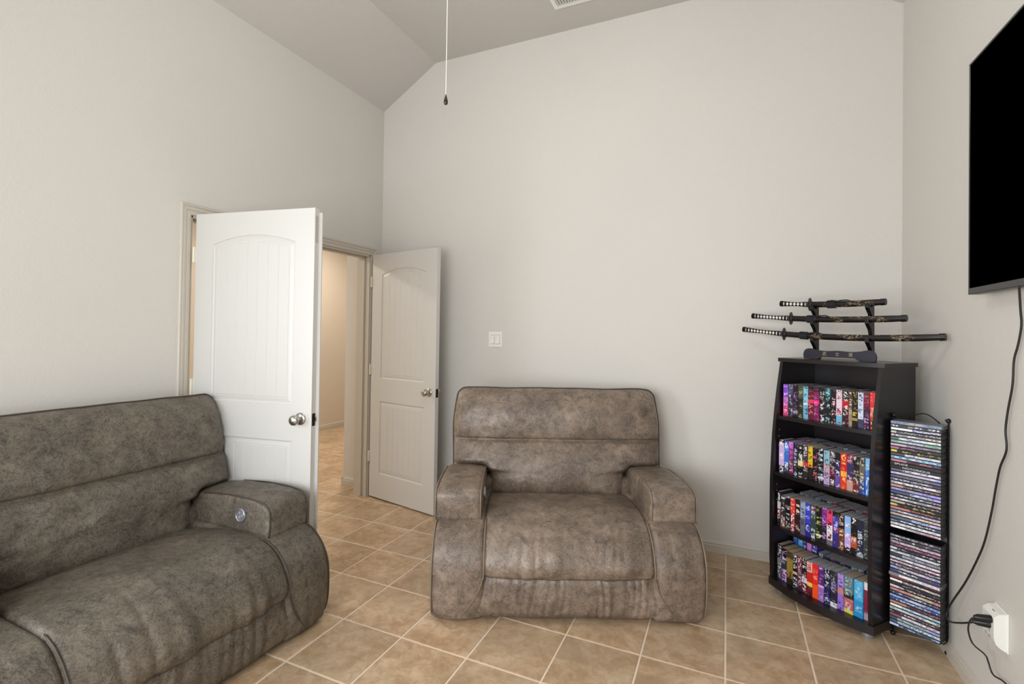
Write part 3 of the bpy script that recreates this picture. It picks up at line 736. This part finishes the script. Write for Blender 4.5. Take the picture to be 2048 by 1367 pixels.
def paperback(wv, d, z, t, h, dep, mat, paper, label, group, lean=0):
    q = MB(); q.box(0, t, 0, .0022, 0, h, .0007); q.box(0, .0009, .001, dep, 0, h); q.box(t - .0009, t, .001, dep, 0, h)
    c = q.build('paperback', mat); c.location = slocal(wv, d, z); c.rotation_euler = (0, 0, SROT)
    tag(c, label, 'book', group)
    q = MB(); q.box(.001, t - .001, .0023, dep - .002, .0008, h - .0006); q.build('page_block', paper, c)
    return c
for r, row in enumerate(ROWS):
    x = .034; n = len(row); span = SW - .030 - x
    wd = [RND.uniform(.9, 1.1) for _ in row]
    if r == 3:
        for k in (12, 13): wd[k] = 1.45
        wd[1] = wd[2] = 1.3
    if r == 0: wd[12] = .62
    if r == 2: wd[0] = .7
    s_ = span / sum(wd)
    for k, (nm, bands, txt) in enumerate(row):
        t = wd[k] * s_ - .0005; h = RND.uniform(.171, .177)
        if r == 2 and k == 0: h = .188
        if r == 3 and k == 0: h = .186
        d = pfront(SHELF_Z[r] + .1) + .026 + RND.uniform(0, .004)
        if r == 3: d = .03 - .028 * (1 - (2 * k / (n - 1) - 1) ** 2) + RND.uniform(0, .003)
        if r == 3 and k >= 11: d += .004
        m = printmat('print_%s' % nm.replace(' ', '_'), bands, txt, r * 20 + k + 1)
        place = {0: 'leftmost', n - 1: 'rightmost'}.get(k, ORD[k] + ' from left')
        paperback(x, d, SHELF_Z[r], t, h, .107, m, M_PAPER2 if (r == 3 and k in (0, 1, 2, 3, 4, 12, 13, 14)) else M_PAPER,
                  '%s paperback, %s in the %s shelf front row' % (nm, place, SHN[r]), 'front row paperbacks on the %s shelf' % SHN[r])
        x += wd[k] * s_
REAR = [printmat('print_rear_%d' % i, [(0, c)], W_, 90 + i) for i, c in enumerate(((60, 56, 70), (90, 96, 120), (40, 50, 80), (110, 60, 80)))]
for r in range(4):
    x = .036; k = 0
    while x < SW - .065:
        t = RND.uniform(.024, .034); h = RND.uniform(.168, .178); d = (.165 if r < 3 else .150) + RND.uniform(0, .01)
        if not (r == 2 and k == 0) and not (r == 3 and (x < .175 or x > .40)): paperback(x, d, SHELF_Z[r], t, h, .107, RND.choice(REAR), M_PAPER, 'paperback in the rear row of the %s shelf, only its page tops showing' % SHN[r], 'rear row paperbacks on the %s shelf' % SHN[r])
        x += t + .0006; k += 1
# taller upright books standing behind the rear row, bottom shelf
for wv, t, c, nm in ((.040, .024, (60, 90, 170), 'deep blue'), (.068, .026, (70, 160, 214), 'light blue'), (.096, .020, (60, 50, 140), 'indigo'), (.118, .024, (206, 130, 200), 'orchid pink'), (.144, .030, (70, 60, 150), 'violet'), (.418, .026, (40, 50, 54), 'slate'), (.446, .024, (150, 40, 44), 'brick red')):
    m = printmat('print_tall_%s' % nm.replace(' ', '_'), [(0, c)], W_, 120 + int(wv * 100))
    paperback(wv, .158, SHELF_Z[3], t, .205, .107, m, M_PAPER, 'tall %s book upright behind the front row of the bottom shelf' % nm, 'tall books at the back of the bottom shelf')

# ------------------------------------------------------------------ DVD rack
TL = Vector((.699, -.403, 0)); TR = TL + Vector((.840, -.5425, 0)) * .192; tv = (TR - TL).normalized(); TROT = math.atan2(tv.y, tv.x)
rack = tag(empty('dvd_rack', tuple(TL), TROT), 'narrow black wire rack stacked with DVD cases beside the bookshelf', 'rack')
RW = (TR - TL).length; RD = .074; R0_ = .030
for x, y in ((0, .048), (RW, RD)):
    b = MB(); b.tube([(x, y, .012), (x, y, 1.035)], .0035, 8); po = b.build('post', M_DARKMETAL, rack, smooth=True, autosmooth=50)
    for z in (.012, 1.038):
        b = MB(); b.lathe([(0, -.011), (.006, -.009), (.010, -.003), (.010, .003), (.006, .009), (0, .011)], 14, Matrix.Translation((x, y, z))); b.build('ball_end', M_BLACKPL, po, smooth=True)
b = MB()
for y in (R0_, RD): b.tube([(0, y, .066), (RW, y, .066)], .0025, 6)
for z in (.066, .50, 1.045):
    for x in (0, RW): b.tube([(x, R0_, z), (x, RD, z)], .0022, 6)
for x in (RW * .35, RW * .65): b.tube([(x, .004, .0695), (x, RD, .0695)], .0022, 6)
b.build('base_wire', M_DARKMETAL, rack)
b = MB()
for x in (-.001, RW + .001):
    for k in range(33): b.tube([(x, .012, .085 + k * .029), (x, RD - .002, .085 + k * .029)], .0013, 4, caps=False)
so = b.build('slot_wires', M_DARKMETAL, rack); so['kind'] = 'stuff'
b = MB(); b.tube([(RW * (.28 + .6 * k / 16), .05, 1.025 + .036 * math.sin(math.pi * k / 16)) for k in range(17)], .0028, 6)
b.build('carry_handle', M_DARKMETAL, rack, smooth=True)
UP = [('silver grey', (150, 152, 158), (60, 62, 68)), ('charcoal and white', (40, 42, 48), W_), ('blue-violet', (96, 96, 170), (216, 216, 236)), ('dark with pale green', (56, 60, 66), (170, 190, 150)),
 ('grey-pink', (130, 120, 130), (226, 214, 220)), ('pale aqua', (186, 216, 216), (80, 100, 110)), ('grey-white', (170, 176, 186), (70, 74, 84)), ('slate and rose', (92, 96, 110), (190, 150, 170)),
 ('black with pink block', (30, 28, 34), (176, 90, 130)), ('black with yellow block', (28, 28, 28), (224, 214, 50)), ('pearl white', (196, 200, 212), (60, 64, 90)), ('ice white', (190, 198, 222), (60, 70, 120)),
 ('dark with coral streak', (60, 40, 50), (206, 96, 110)), ('black, bold white capitals,', (24, 24, 28), None), ('black, widest white capitals,', (20, 20, 24), None), ('white', (206, 206, 216), (90, 90, 100)),
 ('lilac-white', (176, 160, 190), (240, 236, 246)), ('grey-green', (110, 122, 122), (60, 66, 70)), ('dark purple', (70, 56, 84), (200, 190, 210)), ('white with dark title', (206, 208, 214), (50, 50, 60)),
 ('dark with amber dot', (50, 46, 60), (200, 140, 90)), ('periwinkle', (150, 154, 196), (60, 60, 90)), ('pale blue', (170, 186, 220), (70, 80, 120)), ('dark teal', (44, 60, 66), (190, 200, 190)),
 ('steel and white', (120, 124, 136), (230, 230, 236)), ('dark brown', (50, 38, 34), (180, 160, 120)), ('black with gold title', (34, 32, 32), (206, 186, 90)), ('rust orange', (70, 40, 34), (214, 110, 70)),
 ('slate-lilac', (110, 112, 150), (206, 206, 226)), ('peach', (214, 160, 140), (240, 214, 200)), ('light sky blue', (150, 196, 226), (70, 100, 130)), ('navy-white', (54, 58, 90), (206, 212, 230)), ('plain white', (214, 216, 222), (110, 110, 120)), ('ash grey', (140, 140, 146), (230, 230, 230)), ('smoky black', (36, 36, 42), (150, 160, 170)), ('pale grey', (176, 178, 184), (60, 60, 66))]
LOW = [('dark silver', (60, 62, 72), (200, 204, 214)), ('black-and-white', (50, 50, 56), (226, 226, 230)), ('pale cream', (190, 186, 190), (70, 60, 70)), ('maroon', (100, 34, 60), (190, 120, 140)),
 ('black with small print', (26, 26, 30), (190, 190, 196)), ('cool white', (190, 196, 214), (60, 66, 90)), ('silver', (160, 166, 180), (60, 64, 70)), ('frosted white', (196, 204, 214), (90, 110, 130)),
 ('bright white', (214, 216, 220), (110, 110, 116)), ('brown-pink', (150, 120, 120), (226, 206, 206)), ('dark grey', (66, 66, 78), (200, 196, 210)), ('pinkish white', (200, 180, 196), (100, 60, 90)),
 ('navy and white', (66, 70, 100), (220, 224, 236)), ('protruding white', (222, 222, 222), (120, 120, 120)), ('black with red mark', (34, 28, 30), (150, 40, 44)), ('warm grey', (120, 118, 120), (200, 196, 196)),
 ('jet black', (22, 22, 24), (206, 206, 206)), ('grey with white script', (96, 98, 104), (230, 230, 230)), ('dull black', (34, 32, 34), (140, 140, 146)), ('dark umber', (56, 44, 44), (206, 190, 180)),
 ('pale yellow', (204, 190, 130), (140, 60, 50)), ('navy', (40, 54, 96), (190, 200, 226)), ('white-blue', (170, 186, 216), (50, 70, 120)), ('deep blue', (40, 76, 150), (196, 210, 236)),
 ('dark red', (84, 32, 42), (190, 120, 80)), ('turquoise', (90, 170, 196), (220, 236, 240)), ('pale and black', (180, 184, 196), (40, 40, 50)), ('brown-black', (52, 40, 42), (210, 190, 180)),
 ('white with pink', (206, 196, 204), (150, 70, 90)), ('silver-teal', (140, 176, 180), (60, 80, 90)), ('seafoam', (176, 206, 196), (60, 90, 120)), ('cobalt', (36, 60, 130), (160, 190, 230))]
def textmesh(name, body, size, width, mat, parent, T0, depth=.0003):
    c = bpy.data.curves.new('t', 'FONT'); c.body = body; c.extrude = depth; c.align_x = 'CENTER'; c.align_y = 'CENTER'; c.size = size
    to = bpy.data.objects.new('t', c); COL.objects.link(to); bpy.context.view_layer.update()
    me = bpy.data.meshes.new_from_object(to.evaluated_get(bpy.context.evaluated_depsgraph_get()))
    xs = [q.co.x for q in me.vertices]; ww = max(xs) - min(xs); k = width / ww
    me.transform(Matrix.Diagonal((k, 1, 1, 1))); me.transform(T0)
    bpy.data.objects.remove(to); me.materials.clear(); me.materials.append(mat); me.name = name
    o = bpy.data.objects.new(name, me); COL.objects.link(o); o.parent = parent
    return o
M_LET = plain('white_lettering', (226, 226, 228), .5)
FRONTY = Matrix.Rotation(math.pi / 2, 4, 'X')
M_CASE = [plain('dvd_case_black', (18, 18, 22), .3), plain('dvd_case_grey', (120, 124, 130), .3)]
th = .0146
def dvds(lst, ztop, stackname, off):
    n = len(lst)
    for k, (nm, c1, c2) in enumerate(lst):
        z = ztop - (k + 1) * th
        dy = RND.uniform(-.0025, .0005); dx = RND.uniform(-.0008, .0008)
        if nm.startswith('protruding'): dy = -.012
        cs = 1 if nm in ('silver grey', 'protruding white') else 0
        q = MB(); q.box(.002, RW - .002, 0, .083, 0, th, .0012)
        o = q.build('dvd_case', M_CASE[cs])
        p = TL + tv * dx + Vector((-tv.y, tv.x, 0)) * dy; o.location = (p.x, p.y, z); o.rotation_euler = (0, 0, TROT)
        place = {0: 'topmost', n - 1: 'lowest'}.get(k, '%d from top' % (k + 1) if k < n / 2 else '%d from bottom' % (n - k))
        tag(o, '%s DVD case, %s in the rack, %s stack' % (nm, place, stackname), 'dvd case', 'DVD cases in the %s stack' % stackname)
        soft = lambda c: None if c is None else tuple(min(250, int((v * .62 + .38 * (sum(c) / 3)) * 1.12 + (8 if i == 2 else 0))) for i, v in enumerate(c))
        if 'yellow block' not in nm: c1, c2 = soft(c1), soft(c2)
        rr = random.Random(off + k); cuts = sorted([rr.uniform(.1, .45), rr.uniform(.5, .9)])
        if c2 is None: bands = [(0, c1)]; t2 = tuple(v + 16 for v in c1)
        else:
            c1b = tuple(int(v * rr.uniform(.75, 1.15)) if v * 1.15 < 255 else v for v in c1)
            blk = c2 if ('block' in nm or rr.random() < .35) else c1b
            bands = [(0, blk), (cuts[0], c1), (cuts[1], c1b)]; t2 = c2
        m = printmat('print_dvd', bands, t2, off + k, 'X', .55)
        q = MB(); q.box(.005, RW - .005, -.0006, .0004, .0029, th - .0022); q.build('spine_print', m, o)
        if nm.startswith('black, bold'): textmesh('title', 'SPLICE', .012, .05, M_LET, o, Matrix.Translation((.045, -.0008, th / 2)) @ FRONTY)
        if nm.startswith('black, widest'): textmesh('title', 'NOTORIOUS', .012, .10, M_LET, o, Matrix.Translation((.100, -.0008, th / 2)) @ FRONTY)
UP = UP[:34]; LOW = [e for e in LOW if e[0] not in ('bright white', 'jet black', 'warm grey')]
dvds(UP, .5225 + th * len(UP), 'upper', 300); dvds(LOW, .072 + th * len(LOW), 'lower', 400)

# ------------------------------------------------------------------ sword stand and three swords
P0 = Vector((.089, .151, 0)); SD = Vector((.791, -.611, 0)).normalized(); SN = Vector((-SD.y, SD.x, 0)); KROT = math.atan2(SD.y, SD.x)
def kl(s, off, z): p = P0 + SD * s + SN * off; return (p.x, p.y, z)
st = tag(empty('sword_stand', kl(.389, 0, ZT), KROT), 'black three-tier wooden sword stand with gold characters on top of the bookshelf', 'stand')
PW = .355
# bat-shaped base panel with a notch underneath
out = catmull([(0.004, .002), (0, .026), (.010, .050), (.034, .058), (.075, .050), (.125, .047), (.1775, .050), (.23, .047), (.28, .050), (.32, .058), (.345, .050), (.355, .026), (.351, .002)], 60, closed=False)
poly = out + [(.30, 0), (.282, 0), (.258, .014), (.097, .014), (.073, 0), (.055, 0)]
b = MB(); b.prism(poly, -.026, -.015, 'y'); bp_ = b.build('base_panel', M_NAVY, st)
for k, ch in enumerate('武士道'):
    t_ = textmesh('gold_character', ch, .022, .019, M_GOLD, bp_, Matrix.Translation((.112 + k * .064, -.0265, .031)) @ FRONTY); t_['label'] = 'gold painted character'
for s_ in (.430 - .389, .700 - .389):
    prof = [(-.024, 0), (.055, 0), (.055, .012), (.036, .02), (.033, .12), (.030, .296), (.018, .300)]
    for zh in (.292, .213, .120):      # cups under each sword
        prof += [(.016, zh), (.0135, zh - .016), (-.013, zh - .018), (-.016, zh - .004), (-.021, zh - .002), (-.022, zh - .022), (.004, zh - .052), (.010, zh - .066)]
    prof += [(.010, .03), (-.024, .012)]
    b = MB(); b.prism(prof, s_ - .009, s_ + .009, 'x'); b.build('upright', M_BLK, st)
def dragonmat():
    a = NT('scabbard_lacquer'); tc = a.n('ShaderNodeTexCoord'); sep = a.n('ShaderNodeSeparateXYZ'); a.l(tc.outputs['Generated'], sep.inputs[0])
    mp = a.n('ShaderNodeMapping'); a.l(tc.outputs['Object'], mp.inputs[0]); mp.inputs['Scale'].default_value = (26, 26, 60); mp.inputs['Rotation'].default_value = (0, .5, 0)
    n = a.noise(mp.outputs[0], 1.0, 3, .6, 1.5)
    line = a.ramp(n, [(.47, (0, 0, 0)), (.485, (1, 1, 1)), (.515, (1, 1, 1)), (.53, (0, 0, 0))])
    g = a.ramp(sep.outputs['X'], [(.0, (0, 0, 0)), (.16, (0, 0, 0)), (.22, (1, 1, 1)), (.82, (1, 1, 1)), (.88, (0, 0, 0))])
    mk = a.math('MULTIPLY', line, g)
    n2 = a.noise(mp.outputs[0], .35, 2); mk = a.math('MULTIPLY', mk, a.ramp(n2, [(.46, (0, 0, 0)), (.52, (1, 1, 1))]))
    a.l(a.mix(mk, lin((20, 16, 15)), lin((150, 130, 104))), a.b.inputs['Base Color']); a.b.inputs['Roughness'].default_value = .25
    return a.m
M_SAYA = dragonmat()
def katana(s0, L, hl, z0, amin, a, label):
    """s0 start along the stand line, hl handle length; z(s) = z0 + a (s-amin)^2"""
    root = tag(empty('katana', kl(s0, 0, 0), KROT), label, 'sword', 'three swords on the stand')
    def c(x): s_ = s0 + x; return Vector((x, 0, z0 + a * (s_ - amin) ** 2))
    n = 14
    b = MB(); b.tube([c(.006 + (hl - .012) * k / n) for k in range(n + 1)], [.0135 + .002 * math.cos(2 * math.pi * k / n) for k in range(n + 1)], 12, ry=.72)
    h = b.build('handle', M_BLK, root, smooth=True, autosmooth=60)
    b = MB(); nd = max(6, int(hl / .021))
    for k in range(nd):
        x = .022 + (hl - .042) * k / (nd - 1); p = c(x)
        for sg in (-1, 1):
            y = sg * .0112; v = [(x - .0088, y * .86, p.z), (x, y * .80, p.z + .0105), (x + .0088, y * .86, p.z), (x, y * .80, p.z - .0105), (x, y * 1.05, p.z)]
            b.add(v, [(0, 1, 4), (1, 2, 4), (2, 3, 4), (3, 0, 4)])
    b.build('ray_skin_diamonds', M_WHT, h)
    b = MB(); b.tube([c(-.002), c(.010)], [.0165, .0165], 12, ry=.75); b.build('pommel', M_DARKMETAL, root, smooth=True, autosmooth=60)
    # flower-shaped guard
    m = 32; poly = [((.030 + .006 * math.cos(4 * 2 * math.pi * k / m)) * math.cos(2 * math.pi * k / m) * .82, (.030 + .006 * math.cos(4 * 2 * math.pi * k / m)) * math.sin(2 * math.pi * k / m)) for k in range(m)]
    gz = c(hl).z; b = MB(); b.prism([(p[0], p[1] + gz) for p in poly], hl - .003, hl + .003, 'x'); b.tube([c(hl - .011), c(hl + .012)], [.017, .017], 12, ry=.8)
    gu = b.build('guard', plain('guard_steel', (92, 92, 96), .35, .8), root)
    n = 26; r_ = [.0160] * 3 + [.0165] * 20 + [.0162, .0155, .0150, .013]
    b = MB(); b.tube([c(hl + .012 + (L - hl - .012) * k / n) for k in range(n + 1)], r_[:n + 1], 14, ry=.68)
    sy = b.build('scabbard', M_SAYA, root, smooth=True, autosmooth=60)
    b = MB(); b.tube([c(L - .02), c(L + .002)], [.0172, .0165], 14, ry=.72); b.build('end_cap', M_BLK, sy, smooth=True, autosmooth=60)
    # silk cord wound round the scabbard with a hanging loop
    b = MB(); x = hl + .095
    for k in range(7): b.tube([c(x + k * .0065) + Vector((0, .0135 * math.cos(2 * math.pi * q / 12), .019 * math.sin(2 * math.pi * q / 12))) for q in range(12)], .0034, 5, closed=True)
    p = c(x + .05)
    b.tube([p + Vector((dx, -.014, dz)) for dx, dz in ((-.05, .016), (-.02, .020), (.0, .014), (.02, .018), (.05, .019), (.07, .012))], .0032, 5)
    b.build('cord', plain('cord_silk', (24, 26, 34), .7), root, smooth=True)
    return root
katana(.000, 1.003, .262, 1.402, .68, .092, 'longest black sword with gold dragon scabbard, on the lowest tier of the stand')
katana(.062, .795, .240, 1.4955, .68, .082, 'middle-length black sword with gold scabbard print, on the middle tier of the stand')
katana(.242, .529, .166, 1.577, .62, .12, 'shortest black sword, on the topmost tier of the stand')

# ------------------------------------------------------------------ television, cords, wall tap, switch, vent, fan
tvr = tag(empty('television', (.848, -.795, 1.575)), 'large black flat television mounted high on the right wall', 'television')
TW, TH_ = 1.58, .892
b = MB(); b.box(0, .034, -TW, 0, 0, TH_, .003); b.build('housing', M_BLACKPL, tvr)
b = MB()
for y0, y1, z0, z1 in ((-TW, 0, 0, .024), (-TW, 0, TH_ - .008, TH_), (-.008, 0, .024, TH_ - .008), (-TW, -TW + .008, .024, TH_ - .008)): b.box(-.004, 0, y0, y1, z0, z1, .0012)
b.build('bezel', plain('bezel_gloss', (34, 34, 36), .25), tvr)
b = MB(); b.box(-.0012, 0, -TW + .008, -.008, .024, TH_ - .008); b.build('screen', M_SCREEN, tvr)
b = MB(); b.box(.030, .046, -TW + .1, -.1, .004, .55, .004); b.build('back_cover', M_LGREY, tvr)
b = MB(); b.box(.044, .059, -1.2, -.38, .2, .62, .002); b.build('wall_mount', M_DARKMETAL, tvr)

cord = catmull([(0.872, -1.085, 1.60), (0.89, -1.052, 1.503), (0.897, -1.041, 1.453), (0.897, -1.02, 1.386), (0.895, -1.0, 1.334), (0.895, -0.991, 1.248), (0.895, -0.962, 1.158), (0.895, -0.946, 1.085), (0.895, -0.953, 1.017), (0.895, -0.909, 0.945), (0.895, -0.877, 0.855), (0.895, -0.852, 0.774), (0.89, -0.813, 0.648), (0.886, -0.76, 0.55), (0.88, -0.676, 0.424), (0.865, -0.593, 0.299), (0.86, -0.559, 0.232), (0.85, -0.62, 0.233), (0.84, -0.749, 0.293), (0.832, -0.86, 0.352), (.826, -.905, .378)], 110, closed=False)
b = MB(); b.tube(cord, .0035, 8); tc_ = tag(b.build('power_cord', M_CORD, smooth=True), 'black cord hanging from the television down to the wall outlet', 'cord')
b = MB(); b.tube([(.822, -.905, .378), (.834, -.906, .380), (.872, -.908, .382)], [.006, .012, .015], 10); b.build('plug', M_BLACKPL, tc_, smooth=True, autosmooth=60)
cord = catmull([(.826, -.92, .402), (.815, -.922, .396), (.82, -0.883, 0.358), (0.83, -0.851, 0.312), (0.85, -0.832, 0.261), (0.87, -0.871, 0.251), (0.88, -0.87, 0.225), (0.885, -0.891, 0.195), (0.89, -0.968, 0.213), (0.897, -1.10, 0.20), (.895, -1.3, .12), (.88, -1.5, .012), (.87, -1.8, .006)], 90, closed=False)
b = MB(); b.tube(cord, .0028, 8); c2 = tag(b.build('power_cord', M_CORD, smooth=True), 'thinner black cord looping from the outlet down out of frame at lower right', 'cord')
b = MB(); b.tube([(.820, -.921, .402), (.832, -.921, .403), (.872, -.921, .406)], [.006, .011, .013], 10); b.build('plug', M_BLACKPL, c2, smooth=True, autosmooth=60)

tap = tag(empty('outlet_tap', (XR, -.8975, .306)), 'white plug-in outlet adapter with USB socket on the right wall', 'outlet')
# side silhouette: sloped top, flat front, curved belly
sil = [(0, .132), (-.020, .128), (-.033, .118), (-.036, .112), (-.0365, .06), (-.035, .035), (-.030, .020), (-.020, .010), (-.008, .002), (0, 0)]
b = MB(); b.prism([(p[0] - .004, p[1]) for p in sil] , -.042, .042, 'y'); b.build('body', M_WHITEPL, tap)
b = MB(); b.box(-.005, 0, -.046, .046, -.004, .136, .0015); b.build('wall_plate', M_WHITEPL, tap)
b = MB(); b.box(-.028, -.016, -.014, .002, .1235, .1265, T=None); b.build('usb_socket', M_BLACKPL, tap)
b = MB()
for y in (-.012, .014):
    for z in (.030, .052): b.box(-.0413, -.0400, y - .004, y - .002, z, z + .009); b.box(-.0413, -.0400, y + .003, y + .005, z, z + .009)
b.build('socket_slots', M_LGREY, tap)

sw = tag(empty('light_switch', (-1.669, YB, 1.347)), 'white double rocker light switch on the back wall', 'switch')
b = MB(); b.box(-.058, .058, -.006, 0, -.060, .060, .003, seg=2); b.build('wall_plate', M_WHITEPL, sw)
for x in (-.023, .023):
    b = MB(); b.box(x - .0185, x + .0185, -.0064, -.004, -.036, .036); b.build('rocker_gap_shade', M_LGREY, sw)  # grey slab, the shade of the gap round the rocker put into colour
    b = MB(); b.prism([(-.006, -.034), (-.0125, -.033), (-.0085, 0), (-.0085, .033), (-.006, .034)], x - .0165, x + .0165, 'x'); b.build('rocker', M_WHITEPL, sw)

vt = tag(empty('ceiling_vent', (-.94, -.142, HC)), 'white louvred air vent in the ceiling at the top edge', 'vent')
b = MB()
for x0, x1, y0, y1 in ((-.18, .18, -.105, -.075), (-.18, .18, .075, .105), (-.18, -.15, -.075, .075), (.15, .18, -.075, .075)): b.box(x0, x1, y0, y1, -.009, 0, .002)
b.build('vent_frame', M_WHITEPL, vt)
b = MB(); b.box(-.15, .15, -.075, .075, -.0015, 0); b.build('duct_opening', M_DARKMETAL, vt)
for k in range(16):
    b = MB(); x = -.14 + k * .0187
    b.box(-.0009, .0009, -.075, .075, -.0075, .0075, T=Matrix.Translation((x, 0, -.009)) @ Matrix.Rotation(math.radians(38), 4, 'Y')); b.build('slat', M_WHITEPL, vt)

FX, FY, FZ = -1.01, -1.62, HC
fan = tag(empty('ceiling_fan', (FX, FY, FZ)), 'ceiling fan above the frame whose white pull chain with dark knob hangs in view', 'ceiling fan')
b = MB(); b.lathe([(.0, 0), (.065, 0), (.06, -.03), (.03, -.05), (.013, -.055), (.013, -.26)], 24); b.build('downrod', M_FAN, fan, smooth=True, autosmooth=40)
b = MB(); b.lathe([(.0, -.24), (.05, -.25), (.12, -.27), (.13, -.31), (.12, -.36), (.07, -.39), (.06, -.43), (0, -.44)], 28); b.build('motor', M_FAN, fan, smooth=True, autosmooth=40)
for k in range(5):
    R0 = Matrix.Rotation(2 * math.pi * k / 5 + .3, 4, 'Z')
    b = MB(); b.box(.11, .19, -.012, .012, -.325, -.315, T=R0); b.box(.17, .60, -.06, .06, -.327, -.321, .002, T=R0 @ Matrix.Rotation(.0, 4, 'X')); b.build('fan_blade', M_FAN, fan)
ch = Vector((-1.025, -1.588, 0))
b = MB(); b.tube([(ch.x - FX, ch.y - FY, -.42), (ch.x - FX, ch.y - FY, 2.335 - FZ)], .0016, 6); pc = b.build('pull_chain', M_STRING, fan); pc['label'] = 'thin white pull chain'
b = MB(); b.lathe([(.0, .030), (.002, .029), (.004, .018), (.0078, .004), (.0085, -.003), (.007, -.010), (.003, -.013), (0, -.0135)], 16, Matrix.Translation((ch.x - FX, ch.y - FY, 2.308 - FZ)))
pk = b.build('pull_knob', plain('walnut_knob', (44, 36, 30), .25), pc, smooth=True); pk['label'] = 'dark teardrop pull knob'
